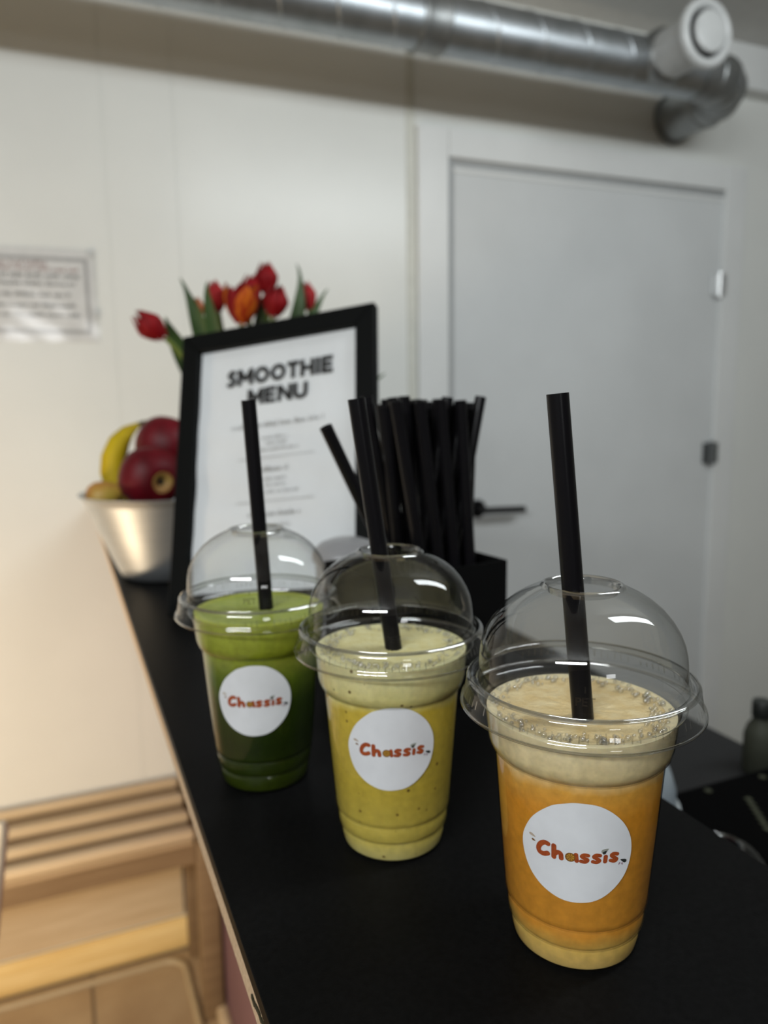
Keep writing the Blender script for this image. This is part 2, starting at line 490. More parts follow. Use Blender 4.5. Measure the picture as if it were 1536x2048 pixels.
# casing: a flat board on each side and above, with a stop inside; grey strips paint the reveal shadow
box_obj('casing', (0.902, 0.992, WY - 0.015, WY - 0.0002, FZ, 0.925), M['casing'], door, bev=0.003)
box_obj('casing', (1.962, 2.045, WY - 0.015, WY - 0.0002, FZ, 0.925), M['casing'], door, bev=0.003)
box_obj('casing', (0.9925, 1.9615, WY - 0.015, WY - 0.0002, 0.8535, 0.925), M['casing'], door, bev=0.003)
box_obj('door_stop_and_shade_strip', (0.992, 1.012, WY - 0.003, WY - 0.0002, FZ, 0.853), M['reveal_shade'], door)  # left side of the reveal shadow, painted as a grey strip
box_obj('door_stop_and_shade_strip', (1.010, 1.962, WY - 0.007, WY - 0.0002, 0.8205, 0.833), M['casing'], door, bev=0.002)
box_obj('reveal_shade_strip', (1.0125, 1.962, WY - 0.003, WY - 0.0002, 0.8335, 0.853), M['reveal_shade'], door)
for z, mm, lb in ((0.57, M['hinge'], 'bright upper hinge'), (0.04, M['hinge_dark'], 'dark lower hinge')):
    bm = bmesh.new()
    lathe(bm, [(0, -0.038), (0.009, -0.038), (0.009, 0.038), (0, 0.038)], 14, mtx=Matrix.Translation((1.945, WY - 0.020, z)))
    box(bm, 1.945, 1.975, WY - 0.019, WY - 0.0152, z - 0.033, z + 0.033)
    box(bm, 1.922, 1.945, WY - 0.012, WY - 0.004, z - 0.033, z + 0.033)
    bm_obj('hinge', bm, mm, door, label=lb, smooth=40)
bm = bmesh.new()
tube(bm, [(1.085, WY - 0.004, -0.084), (1.085, WY - 0.055, -0.084)], 0.010, 12)
tube(bm, [(1.078, WY - 0.055, -0.084), (1.12, WY - 0.057, -0.0845), (1.2125, WY - 0.055, -0.0885)], 0.0095, 12)
lathe(bm, [(0, 0), (0.026, 0), (0.026, 0.008), (0, 0.008)], 24, mtx=Matrix.Translation((1.085, WY - 0.004, -0.084)) @ Matrix.Rotation(PI / 2, 4, 'X'))
bm_obj('door_handle', bm, M['black_plastic'], door, label='black lever handle', smooth=40)

bb = box_obj('baseboard_back', (-3.2, 0.9, WY - 0.032, WY, FZ, -1.094), M['wood_gloss'], bev=0.018)
bb['kind'] = 'structure'
bb2 = box_obj('baseboard_right', (0.243, 0.268, 0.9, WY - 0.031, FZ, -1.15), M['wood'], bev=0.008)
bb2['kind'] = 'structure'

# pale rounded edging strip set in the floor
bm = bmesh.new()
ep = [(-1.6, 1.842)] + [(0.150 + 0.052 * math.sin(k * PI / 16), 1.790 + 0.052 * math.cos(k * PI / 16)) for k in range(9)] + [(0.205, 1.5), (0.208, 1.1)]
tube(bm, [(x, y, FZ + 0.002) for x, y in ep], 0.009, 10)
o = bm_obj('trim_2', bm, M['casing_warm'], smooth=50)
o['kind'] = 'structure'

# ------------------------------------------------------------------ bar counter
XL, XR = 0.0583, 0.3126
bar = thing('bar_counter', 'long black topped bar counter with raw chipboard edge under the cups', 'counter', (0.19, 0.5, FZ))


def ploc(dims, parent):
    l = parent.location
    return (dims[0] - l.x, dims[1] - l.x, dims[2] - l.y, dims[3] - l.y, dims[4] - l.z, dims[5] - l.z)


box_obj('black_top', ploc((XL, XR, -0.5, WY - 0.001, -0.0078, 0.0), bar), M['black_top'], bar, bev=0.0005)
box_obj('chipboard_core', ploc((XL + 0.0006, XR - 0.001, -0.5, WY - 0.001, -0.0215, -0.0078), bar), M['chip'], bar, label='raw pale chipboard edge under the black top')
box_obj('side_panel', ploc((0.268, 0.300, -0.5, WY - 0.001, FZ, -0.0216), bar), M['mauve'], bar, label='mauve panel under the counter')
bm = bmesh.new()
random.seed(4)
for k in range(9):   # a chip broken out of the raw edge
    y = 0.268 + k * 0.0024
    z = -0.0100 - k * 0.00045 + random.uniform(-0.0006, 0.0006)
    box(bm, XL - 0.0002, XL + 0.001, y, y + 0.0027, z - random.uniform(0.0007, 0.0014), z + 0.0006)
for v in bm.verts:
    v.co -= Vector(bar.location)
bm_obj('broken_chip', bm, M['calyx_dark'], bar, label='dark splintered chip in the raw edge')

# ------------------------------------------------------------------ smoothie cups
B_PROF = [(0.0, 0.0035), (0.0200, 0.0030), (0.0225, 0.0004), (0.0250, 0.0), (0.0266, 0.0014), (0.0274, 0.0045), (0.0280, 0.0098), (0.0277, 0.0106), (0.0287, 0.0118),
          (0.0292, 0.0130), (0.0297, 0.0192), (0.0294, 0.0202), (0.0303, 0.0214), (0.0306, 0.0235), (0.0330, 0.0530), (0.0353, 0.0845), (0.0352, 0.0858), (0.0362, 0.0868), (0.0377, 0.0888), (0.0387, 0.0925),
          (0.0400, 0.1040), (0.0407, 0.1070), (0.0425, 0.1080), (0.0430, 0.1090), (0.0425, 0.1097)]
LID_PROF = [(0.0496, 0.1065), (0.0501, 0.1070), (0.0501, 0.1084), (0.0494, 0.1094), (0.0488, 0.1104), (0.0480, 0.1150), (0.0474, 0.1176), (0.0462, 0.1184), (0.0448, 0.1180), (0.0438, 0.1166),
            (0.0431, 0.1166), (0.0427, 0.1180), (0.0426, 0.1215), (0.0425, 0.1250), (0.0420, 0.1303), (0.0410, 0.1346), (0.0393, 0.1386), (0.0366, 0.1430), (0.0329, 0.1474), (0.0290, 0.1507), (0.0250, 0.1533), (0.0205, 0.1556), (0.0175, 0.1568)]
RING_PROF = [(0.0175, 0.1568), (0.0168, 0.1578), (0.0158, 0.1582), (0.0148, 0.1576), (0.0143, 0.1562), (0.0141, 0.1545)]


def r_body(z):
    return 0.0330 + (z - 0.0530) * (0.08136 if z < 0.053 else 0.07302)


LAB = [(-0.49, 22.15), (-5.16, 21.1), (-10.36, 18.81), (-17.29, 12.3), (-21.55, 4.92), (-22.95, -0.56), (-22.17, -6.86), (-19.43, -12.99), (-14.4, -17.85), (-8.26, -20.84), (-3.13, -21.89), (1.87, -21.78), (6.85, -20.89), (11.87, -18.48), (16.97, -14.02), (20.37, -8.88), (21.92, -2.68), (21.81, 3.54), (20.04, 9.07), (16.65, 14.43), (11.75, 18.99), (6.48, 21.64)]
STROKES = {'C': ([(-11.26, 1.98), (-12.73, 2.11), (-14.41, 0.8), (-15.26, -1.27), (-14.71, -2.78), (-12.99, -2.99), (-11.41, -2.29)], 1.05),
           'h': ([(-8.86, 1.9), (-8.87, -0.6), (-8.88, -3.0)], 1.0), 'h2': ([(-8.81, -1.86), (-7.4, -0.52), (-6.21, -1.0), (-5.94, -2.9)], 0.95),
           'a': ([(-0.37, -0.2), (-0.06, -2.9)], 0.85),
           's': ([(4.19, -0.1), (2.78, 0.08), (1.81, -0.67), (2.83, -1.41), (4.04, -2.04), (3.2, -2.98), (1.57, -2.82)], 0.78),
           's2': ([(8.75, -0.02), (7.31, 0.18), (6.39, -0.56), (7.54, -1.35), (8.61, -2.2), (7.62, -2.95), (6.08, -2.68)], 0.78),
           'i': ([(10.98, -0.5), (10.84, -2.7)], 0.85),
           's3': ([(15.69, 0.13), (14.16, 0.51), (13.29, -0.18), (14.47, -1.25), (15.52, -2.14), (14.59, -2.84), (13.0, -2.33)], 0.78)}


def on_cup(a0, zc, s, t, off):
    """label coordinates (mm along the wall, mm up) to the outside of the cup"""
    z = zc + t * 0.001
    r = r_body(z) + off
    a = a0 + s * 0.001 / r_body(zc)
    return (r * math.cos(a), r * math.sin(a), z)


def stroke(bm, pts, hw, f, off):
    """flat ribbon with round ends"""
    L = smooth_line(pts, 5) if len(pts) > 2 else smooth_line([pts[0], ((pts[0][0] + pts[-1][0]) / 2, (pts[0][1] + pts[-1][1]) / 2), pts[-1]], 3)
    le, ri = [], []
    for i, p in enumerate(L):
        q0, q1 = L[max(i - 1, 0)], L[min(i + 1, len(L) - 1)]
        tx_, ty_ = q1[0] - q0[0], q1[1] - q0[1]
        n = math.hypot(tx_, ty_) or 1
        h = hw(i / (len(L) - 1)) if callable(hw) else hw
        le.append(bm.verts.new(f(p[0] - ty_ / n * h, p[1] + tx_ / n * h, off)))
        ri.append(bm.verts.new(f(p[0] + ty_ / n * h, p[1] - tx_ / n * h, off)))
    for i in range(len(L) - 1):
        bm.faces.new((ri[i], ri[i + 1], le[i + 1], le[i]))
    if not callable(hw):
        for e, nb in ((0, 1), (-1, -2)):
            p, q = L[e], L[nb]
            a = math.atan2(p[1] - q[1], p[0] - q[0])
            cv = bm.verts.new(f(p[0], p[1], off))
            rim = [bm.verts.new(f(p[0] + hw * math.cos(a + k), p[1] + hw * math.sin(a + k), off)) for k in [(-0.5 + j / 8) * PI for j in range(9)]]
            for j in range(8):
                bm.faces.new((cv, rim[j], rim[j + 1]))


def disc(bm, c, r, f, off, seg=20, a0=0.0, a1=2 * PI):
    cv = bm.verts.new(f(c[0], c[1], off))
    n = seg
    rim = [bm.verts.new(f(c[0] + r * math.cos(a0 + (a1 - a0) * j / n), c[1] + r * math.sin(a0 + (a1 - a0) * j / n), off)) for j in range(n + 1)]
    for j in range(n):
        bm.faces.new((cv, rim[j], rim[j + 1]))


def flat_obj(name, bm, m, parent, label=None):
    me = bpy.data.meshes.new(name)
    bm.to_mesh(me)
    bm.free()
    return link(name, me, m, parent, None, label)


def make_cup(loc, label, drink, froth, drink_word, froth_word, surf, lab_a, lab_z, bubbles, seed):
    rnd = random.Random(seed)
    t = thing('smoothie_cup', label, 'cup', loc, 0, 'smoothies in clear cups on the counter')
    bm = bmesh.new()
    lathe(bm, B_PROF, 96)
    bm_obj('cup_wall', bm, M['pet'], t, smooth=38)
    # the drink fills the cup: just inside the wall, froth clinging a little higher at the wall
    prof = [(0.0, 0.0040), (0.0200, 0.0036), (0.0226, 0.0012)]
    prof += [(r - 0.0005, z + 0.0004) for r, z in B_PROF[3:22] if z < 0.096]
    rw = 0.0397
    prof += [(rw - 0.0006, surf + 0.0008), (rw - 0.0022, surf + 0.0012), (0.0350, surf + 0.0003)]
    prof = [q for q in prof if q[1] <= surf + 0.0013]
    bm = bmesh.new()
    lathe(bm, prof, 96)
    dr = bm_obj('drink', bm, drink, t, label=drink_word, smooth=34)
    # froth surface
    bm = bmesh.new()
    rg = lathe(bm, [(0.0, surf), (0.008, surf), (0.016, surf), (0.024, surf), (0.031, surf), (0.0352, surf + 0.0002)], 64)
    for ring in rg[1:-1]:
        for v in ring:
            v.co.z += rnd.uniform(-0.0003, 0.0004)
    bm_obj('froth', bm, froth, t, label=froth_word, smooth=80)
    if bubbles:
        bm = bmesh.new()
        for k in range(bubbles):
            a = rnd.uniform(0, 2 * PI)
            rr = rnd.uniform(0.0285, 0.0375)
            s = rnd.uniform(0.0004, 0.0013)
            mt = Matrix.Translation((rr * math.cos(a), rr * math.sin(a), surf + 0.0006 + rnd.uniform(0, 0.0012))) @ Matrix.Scale(s, 4)
            bmesh.ops.create_icosphere(bm, subdivisions=2, radius=1.0, matrix=mt)
        o = bm_obj('bubbles', bm, M['pet_mark'], t, smooth=180)
        o['kind'] = 'stuff'
    # dome lid
    bm = bmesh.new()
    lathe(bm, LID_PROF, 96)
    lid = bm_obj('dome_lid', bm, M['pet'], t, label='clear dome lid with a straw hole', smooth=50)
    bm = bmesh.new()
    lathe(bm, RING_PROF, 64)
    bm_obj('hole_rim', bm, M['pet_rim'], lid, smooth=50)
    bm = bmesh.new()
    lathe(bm, [(0.0493, 0.1063), (0.0500, 0.1061), (0.0505, 0.1067), (0.0503, 0.1075), (0.0496, 0.1073), (0.0493, 0.1063)], 96)
    lathe(bm, [(0.0437, 0.1164), (0.0434, 0.1159), (0.0430, 0.1164), (0.0433, 0.1170), (0.0437, 0.1164)], 96)
    lathe(bm, [(0.0478, 0.1174), (0.0472, 0.1184), (0.0462, 0.1188), (0.0464, 0.1182), (0.0472, 0.1174), (0.0478, 0.1174)], 96)
    bm_obj('lid_rim', bm, M['pet_rim'], lid, smooth=60)
    # raised marks all round the sloping skirt and the recycling mark on the dome
    bm = bmesh.new()
    for k in range(96):
        if rnd.random() < 0.22:
            continue
        a = 2 * PI * k / 96
        h = rnd.uniform(0.55, 1.0)
        tl = rnd.uniform(-0.35, 0.35)
        for (aa, bb_) in ((tl, 1), (-tl * 0.7, 1)) if rnd.random() < 0.5 else ((tl, 1),):
            q = []
            for u in (-0.006, 0.006):
                for zz in (0, 1):
                    r = 0.04895 - 0.0010 * zz * h
                    an = a + u + aa * 0.03 * zz
                    q.append(bm.verts.new((r * math.cos(an), r * math.sin(an), 0.1103 + 0.0042 * zz * h)))
            bm.faces.new((q[0], q[2], q[3], q[1]))
    flat_obj('raised_marks', bm, M['pet_mark'], lid)['kind'] = 'stuff'
    bm = bmesh.new()
    a_c = lab_a + 0.03
    for body, size, zc in (('PET', 0.0046, 0.1222), ('1', 0.0034, 0.1272)):
        vs, fs = text_mesh(body, size, 0.00012)
        bv = []
        for v in vs:
            z = zc + v.y
            r = 0.0429 if z < 0.1255 else 0.0427
            an = a_c + v.x / r
            bv.append(bm.verts.new((r * math.cos(an), r * math.sin(an), z)))
        for f_ in fs:
            bm.faces.new([bv[i] for i in f_])
    flat_obj('recycling_mark', bm, M['pet_letters'], lid)
    # sticker
    f = lambda s, q, off: on_cup(lab_a, lab_z, s, q, off + 0.0001)
    out = smooth_line(LAB, 4, closed=True)
    bm = bmesh.new()
    rings = [[bm.verts.new(f(x * k, y * k, 0.00025)) for x, y in out] for k in (0.2, 0.4, 0.6, 0.8, 1.0)]
    cv = bm.verts.new(f(0, 0, 0.00025))
    n = len(out)
    edge = [bm.verts.new(f(x, y, 0.0)) for x, y in out]
    rings.append(edge)
    for k in range(n):
        bm.faces.new((cv, rings[0][k], rings[0][(k + 1) % n]))
    for a, b in zip(rings[:-1], rings[1:]):
        for k in range(n):
            bm.faces.new((a[k], b[k], b[(k + 1) % n], a[(k + 1) % n]))
    st = bm_obj('sticker', bm, M['sticker'], t, label='round white sticker with orange lettering reading Chassis', smooth=40)
    bm = bmesh.new()
    for key, (pts, hw) in STROKES.items():
        stroke(bm, pts, hw, f, 0.00040)
    flat_obj('lettering', bm, M['logo'], st, label='burnt orange bubble letters')
    bm = bmesh.new()
    disc(bm, (-2.5, -1.65), 2.0, f, 0.00042, 24)
    flat_obj('citrus_rim', bm, M['logo_dark'], st)
    bm = bmesh.new()
    for k in range(8):
        a = 2 * PI * k / 8
        disc(bm, (-2.45 + 0.15 * math.cos(a + PI / 8), -1.6 + 0.15 * math.sin(a + PI / 8)), 1.35, f, 0.00046, 4, a + 0.1, a + PI / 4 - 0.1)
    flat_obj('citrus_slice', bm, M['citrus'], st)
    tear = lambda w0, k0=0.35: (lambda u: w0 * (math.sin(PI * min(1, u ** 0.7)) + 0.03))
    for nm, pts, wd, m_ in (('leaf_mark', [(9.4, 1.1), (10.4, 1.9), (12.0, 2.9)], 1.0, 'leaf_grey'), ('seed_mark', [(9.7, 0.9), (10.5, 1.3), (11.1, 2.2)], 0.62, 'seed'),
                            ('seed_mark', [(19.9, -4.0), (18.8, -3.3), (17.1, -2.5)], 0.75, 'seed'), ('drop_mark', [(-19.4, 3.8), (-17.9, 3.5), (-16.4, 2.9)], 0.6, 'tan'),
                            ('drop_mark', [(-18.3, 1.6), (-17.5, 1.45), (-16.5, 1.1)], 0.45, 'logo_dark'), ('drop_mark', [(17.1, -3.7), (16.5, -4.9)], 0.35, 'purple'), ('drop_mark', [(17.9, -4.0), (18.3, -5.2)], 0.35, 'purple')):
        bm = bmesh.new()
        stroke(bm, pts, tear(wd), f, 0.00043 if m_ != 'seed' else 0.00047)
        flat_obj(nm, bm, M[m_], st)
    return t


CUP_R, CUP_M, CUP_L = (0.1955, 0.2535, 0.0002), (0.1522, 0.3550, 0.0002), (0.1061, 0.4520, 0.0002)
make_cup(CUP_R, 'clear dome-lidded cup of orange smoothie with a beige froth top, nearest of the three', M['drink_orange'], M['froth_orange'], 'orange drink', 'beige froth', 0.1035, -2.2139, 0.0574, 220, 1)
make_cup(CUP_M, 'clear dome-lidded cup of yellow smoothie with dark specks, between the orange and green ones', M['drink_yellow'], M['froth_yellow'], 'speckled yellow drink', 'cream froth', 0.1060, -1.9820, 0.0652, 180, 2)
make_cup(CUP_L, 'clear dome-lidded cup of dark green smoothie in front of the menu frame', M['drink_green'], M['froth_green'], 'dark green drink', 'bright green top', 0.1075, -1.9530, 0.0615, 0, 3)


def straw(tip, bottom, label, group=None):
    b = Vector(bottom)
    bm = bmesh.new()
    hollow_tube(bm, (0, 0, 0), Vector(tip) - b, 0.0044, 0.0040, 20)
    o = bm_obj('drinking_straw', bm, M['black_plastic'], None, b, None, smooth=40)
    return tag(o, label, 'straw', group)


def straw_thru(tip, entry, zb, label):
    tip, entry = Vector(tip), Vector(entry)
    d = entry - tip
    straw(tip, tip + d * ((zb - tip.z) / d.z), label)


straw_thru((0.1811, 0.2535, 0.2360), (0.1908, 0.2450, 0.1040), 0.055, 'black drinking straw standing in the orange smoothie')
straw_thru((0.1370, 0.3590, 0.2349), (0.1524, 0.3525, 0.1085), 0.055, 'black drinking straw standing in the yellow smoothie')
straw_thru((0.1045, 0.4520, 0.2347), (0.1099, 0.4499, 0.1095), 0.055, 'black drinking straw standing in the green smoothie')

# ------------------------------------------------------------------ box of straws
BX = Matrix.Translation((0.3115, 0.4970, 0)) @ Matrix.Rotation(math.radians(8), 4, 'Z')
bt = thing('straw_box', 'open black card box full of black straws beside the menu frame', 'box', (0.3115, 0.4970, 0), math.radians(8))
bw, bd_, bh, th = 0.120, 0.075, 0.110, 0.002
for nm, d in (('front_panel', (-bw, 0, 0, th, 0.0005, bh)), ('back_panel', (-bw, 0, bd_ - th, bd_, 0.0005, bh)), ('side_panel', (-bw, -bw + th, th, bd_ - th, 0.0005, bh)), ('side_panel', (-th, 0, th, bd_ - th, 0.0005, bh)), ('bottom_panel', (-bw + th, -th, th, bd_ - th, 0.0005, 0.003))):
    box_obj(nm, d, M['black_card'], bt)
random.seed(11)
fans = ((0.0185, -0.088, -0.030, -0.048, -0.014, 4), (0.0285, -0.036, -0.003, -0.082, -0.055, 3), (0.0385, -0.086, -0.004, -0.062, -0.014, 6),
        (0.0485, -0.093, -0.010, -0.050, -0.012, 5), (0.0585, -0.090, -0.003, -0.074, -0.018, 6), (0.0675, -0.090, -0.006, -0.056, -0.012, 5))
for (yl, ta, tb_, ba_, bb_, n_) in fans:
    for k in range(n_):
        u = k / (n_ - 1)
        j = random.uniform(-0.0015, 0.0015)
        p1 = BX @ Vector((ta + u * (tb_ - ta) + j, yl, 0.2325 + random.uniform(-0.0045, 0.0035)))
        p0 = BX @ Vector((ba_ + u * (bb_ - ba_), yl, 0.006))
        straw(p1, p0, 'black drinking straw packed upright in the black card box', 'black straws in the box')
# the loose ones leaning out at the left
straw((0.1635, 0.4865, 0.2165), (0.2660, 0.4985, 0.0060), 'black drinking straw leaning far out of the box to the menu frame')

# ------------------------------------------------------------------ menu frame
FO = Vector((0.0939, 0.8273, 0.0046))
fx, fy, fz = Vector((0.7476, -0.6535, 0.1186)).normalized(), Vector((0.6476, 0.6778, -0.3480)).normalized(), Vector((0.1471, 0.3370, 0.9300)).normalized()
FW, FH, FB, FT = 0.239, 0.326, 0.0222, 0.0125
mf = thing('menu_frame', 'black picture frame with a white smoothie menu, leaning back on the counter', 'menu', (0, 0, 0))
mf.matrix_world = Matrix(((fx.x, fy.x, fz.x, FO.x), (fx.y, fy.y, fz.y, FO.y), (fx.z, fy.z, fz.z, FO.z), (0, 0, 0, 1)))


def prism(name, poly, y0, y1, m, parent, bev=0.001):
    bm = bmesh.new()
    vs = [bm.verts.new((x, y0, z)) for x, z in poly] + [bm.verts.new((x, y1, z)) for x, z in poly]
    n = len(poly)
    bm.faces.new(vs[:n]); bm.faces.new(vs[n:][::-1])
    for k in range(n):
        bm.faces.new((vs[k], vs[(k + 1) % n], vs[n + (k + 1) % n], vs[n + k]))
    bmesh.ops.recalc_face_normals(bm, faces=bm.faces)
    bmesh.ops.bevel(bm, geom=list(bm.edges), offset=bev, segments=1, affect='EDGES')
    return bm_obj(name, bm, m, parent)


W_, H_, b_ = FW, FH, FB
for poly in ([(0, 0), (W_, 0), (W_ - b_, b_), (b_, b_)], [(0, H_), (b_, H_ - b_), (W_ - b_, H_ - b_), (W_, H_)], [(0, 0), (b_, b_), (b_, H_ - b_), (0, H_)], [(W_, 0), (W_, H_), (W_ - b_, H_ - b_), (W_ - b_, b_)]):
    prism('frame_rail', poly, 0.0, FT, M['black_frame'], mf)
box_obj('backing_board', (b_ - 0.004, W_ - b_ + 0.004, 0.0110, 0.0124, b_ - 0.004, H_ - b_ + 0.004), M['black_card'], mf)
bm = bmesh.new()
nx, nz_ = 30, 44
grid = [[None] * (nz_ + 1) for _ in range(nx + 1)]
for i in range(nx + 1):
    for k in range(nz_ + 1):
        x = b_ - 0.003 + (W_ - 2 * b_ + 0.006) * i / nx
        z = b_ - 0.003 + (H_ - 2 * b_ + 0.006) * k / nz_
        fade = min(1, max(0, (0.26 - z) / 0.06))
        y = 0.0090 + fade * (0.0009 * math.sin(55 * (z - 0.55 * x) + 2.2 * math.sin(21 * x)) + 0.00055 * math.sin(130 * (z + 0.35 * x) + 1.0))
        grid[i][k] = bm.verts.new((x, y, z))
for i in range(nx):
    for k in range(nz_):
        bm.faces.new((grid[i][k], grid[i + 1][k], grid[i + 1][k + 1], grid[i][k + 1]))
paper = bm_obj('menu_sheet', bm, M['paper'], mf, label='white crinkled menu sheet reading SMOOTHIE MENU', smooth=180)
bm = bmesh.new()
# heavy geometric capitals: each a list of centre lines in a unit-high box
GL = {'S': (0.66, [[(0.56, 0.76), (0.44, 0.87), (0.28, 0.86), (0.18, 0.70), (0.32, 0.54), (0.46, 0.44), (0.52, 0.28), (0.38, 0.13), (0.20, 0.13), (0.08, 0.25)]]),
      'M': (1.02, [[(0.13, 0.0), (0.13, 1.0)], [(0.13, 0.93), (0.51, 0.30)], [(0.51, 0.30), (0.89, 0.93)], [(0.89, 0.0), (0.89, 1.0)]]),
      'O': (0.98, [[(0.49 + 0.355 * math.cos(2 * PI * k / 20), 0.5 + 0.375 * math.sin(2 * PI * k / 20)) for k in range(21)]]),
      'T': (0.78, [[(0.02, 0.88), (0.76, 0.88)], [(0.39, 0.0), (0.39, 0.88)]]),
      'H': (0.88, [[(0.13, 0.0), (0.13, 1.0)], [(0.75, 0.0), (0.75, 1.0)], [(0.13, 0.5), (0.75, 0.5)]]),
      'I': (0.30, [[(0.15, 0.0), (0.15, 1.0)]]),
      'E': (0.74, [[(0.13, 0.0), (0.13, 1.0)], [(0.13, 0.88), (0.70, 0.88)], [(0.13, 0.5), (0.64, 0.5)], [(0.13, 0.12), (0.70, 0.12)]]),
      'N': (0.92, [[(0.13, 0.0), (0.13, 1.0)], [(0.79, 0.0), (0.79, 1.0)], [(0.15, 0.92), (0.77, 0.08)]]),
      'U': (0.88, [[(0.13, 1.0), (0.13, 0.42), (0.20, 0.20), (0.44, 0.12), (0.68, 0.20), (0.75, 0.42), (0.75, 1.0)]])}


def bar_line(bm, pts, hw, f):
    L = [Vector((p[0], p[1], 0)) for p in pts]
    rows = []
    for i, p in enumerate(L):
        t_ = (L[min(i + 1, len(L) - 1)] - L[max(i - 1, 0)])
        if len(L) > 3 and (L[0] - L[-1]).length < 1e-6 and i in (0, len(L) - 1):
            t_ = L[1] - L[-2]
        t_.normalize()
        rows.append((bm.verts.new(f(p.x - t_.y * hw, p.y + t_.x * hw)), bm.verts.new(f(p.x + t_.y * hw, p.y - t_.x * hw))))
    for a_, b2 in zip(rows[:-1], rows[1:]):
        bm.faces.new((a_[1], b2[1], b2[0], a_[0]))


for body, xc, z0, wd, cap in (('SMOOTHIE', 0.1228, 0.2568, 0.132, 0.0198), ('MENU', 0.1213, 0.2318, 0.074, 0.0190)):
    tot = sum(GL[c][0] for c in body) + 0.055 * (len(body) - 1)
    px_ = 0.0
    for c in body:
        for pl in GL[c][1]:
            bar_line(bm, smooth_line(pl, 4) if c in 'SU' else pl, 0.134, lambda x, y: (xc + ((px_ + x) / tot - 0.5) * wd, 0.0079, z0 + y * cap))
        px_ += GL[c][0] + 0.055
flat_obj('menu_title', bm, M['ink'], paper, label='bold black title SMOOTHIE MENU')


def fake_line(bm, x0, x1, z, h, y, rnd, dens=1.0):
    """a line of lettering too small to be read in the photograph: words of short strokes"""
    x = x0
    while x < x1:
        wl = rnd.uniform(3, 8) * h * 0.55
        e = min(x + wl, x1)
        while x < e:
            sw = h * 0.17
            hh = h * rnd.choice((0.62, 0.62, 0.62, 1.0))
            q = [bm.verts.new(c) for c in ((x, y, z), (x + sw, y, z), (x + sw, y, z + hh), (x, y, z + hh))]
            bm.faces.new(q)
            if rnd.random() < 0.6:
                zz = z + rnd.choice((0.0, 0.25, 0.48)) * h
                q = [bm.verts.new(c) for c in ((x, y, zz), (x + h * 0.36, y, zz), (x + h * 0.36, y, zz + h * 0.14), (x, y, zz + h * 0.14))]
                bm.faces.new(q)
            x += h * rnd.uniform(0.36, 0.5)
        x += h * 0.45


rnd = random.Random(5)
bm = bmesh.new()
for xa, xb, z, h in ((0.066, 0.178, 0.2045, 0.0058), (0.104, 0.134, 0.190, 0.0036), (0.110, 0.133, 0.1835, 0.0036), (0.096, 0.148, 0.1765, 0.0036),
                     (0.106, 0.136, 0.153, 0.0058), (0.108, 0.134, 0.143, 0.0036), (0.110, 0.134, 0.136, 0.0036), (0.094, 0.149, 0.1285, 0.0036), (0.090, 0.151, 0.1035, 0.0058),
                     (0.100, 0.140, 0.092, 0.0036), (0.106, 0.136, 0.085, 0.0036), (0.096, 0.146, 0.078, 0.0036)):
    fake_line(bm, xa, xb, z, h, 0.0073, rnd)
flat_obj('menu_lines', bm, M['grey_ink'], paper, label='small grey centred menu lines')
bm = bmesh.new()
for z in (0.1685, 0.1195):
    q = [bm.verts.new(c) for c in ((0.075, 0.0073, z), (0.168, 0.0073, z), (0.168, 0.0073, z + 0.0006), (0.075, 0.0073, z + 0.0006))]
    bm.faces.new(q)
flat_obj('divider_lines', bm, M['grey_ink'], paper)
box_obj('glass_pane', (b_ - 0.002, W_ - b_ + 0.002, 0.0040, 0.0050, b_ - 0.002, H_ - b_ + 0.002), M['pane'], mf)
inv = mf.matrix_world.inverted()
bm = bmesh.new()
p0, p1 = Vector((0.12, 0.0130, 0.205)), inv @ Vector((0.290, 0.905, 0.0045))
d = (p1 - p0).normalized()
side = Vector((1, 0, 0)) - d * d.x
side.normalize()
nn = d.cross(side)
for s in (-1, 1):
    pass
vs = []
for p, wd in ((p0, 0.018), (p1, 0.032)):
    for a in (-1, 1):
        for c in (0, 1):
            vs.append(bm.verts.new(p + side * (a * wd) + nn * (0.003 * c)))
for idx in ((0, 1, 3, 2), (4, 6, 7, 5), (0, 4, 5, 1), (2, 3, 7, 6), (0, 2, 6, 4), (1, 5, 7, 3)):
    bm.faces.new([vs[i] for i in idx])
bm_obj('easel_leg', bm, M['black_card'], mf)

# grey pot between the box and the frame
gp = thing('grey_pot', 'small grey round-lidded pot between the straw box and the menu frame', 'pot', (0.2255, 0.622, 0))
bm = bmesh.new()
lathe(bm, [(0, 0.001), (0.024, 0.001), (0.0255, 0.003), (0.0275, 0.092), (0.0265, 0.094), (0, 0.094)], 40)
bm_obj('pot_body', bm, M['grey_pot'], gp, smooth=40)
bm = bmesh.new()
lathe(bm, [(0.0270, 0.0945), (0.0300, 0.0945), (0.0305, 0.0985), (0.0285, 0.1045), (0.022, 0.110), (0.012, 0.1135), (0, 0.1145)], 40)
bm_obj('pot_lid', bm, M['grey_pot'], gp, smooth=40)

# ------------------------------------------------------------------ fruit bowl
BC = Vector((0.1290, 1.0650, 0))
bo = thing('fruit_bowl', 'brushed steel mixing bowl of fruit behind the menu frame', 'bowl', BC)
bm = bmesh.new()
R_, r_, hB = 0.1120, 0.0640, 0.1010
pr = [(0, 0.0006), (r_ - 0.006, 0.0006), (r_, 0.003), (0.0715, 0.018), (0.0870, 0.052), (0.1045, 0.092), (0.1085, 0.0990), (R_, 0.1010), (R_ + 0.0005, 0.1020), (R_ - 0.001, 0.1028), (0.1075, 0.1010), (0.1033, 0.092), (0.0855, 0.052), (0.0700, 0.019), (0.062, 0.0055), (0, 0.0040)]
lathe(bm, [(r, z * 1.11) for r, z in pr], 72)
bm_obj('bowl_shell', bm, M['bowl'], bo, smooth=50)


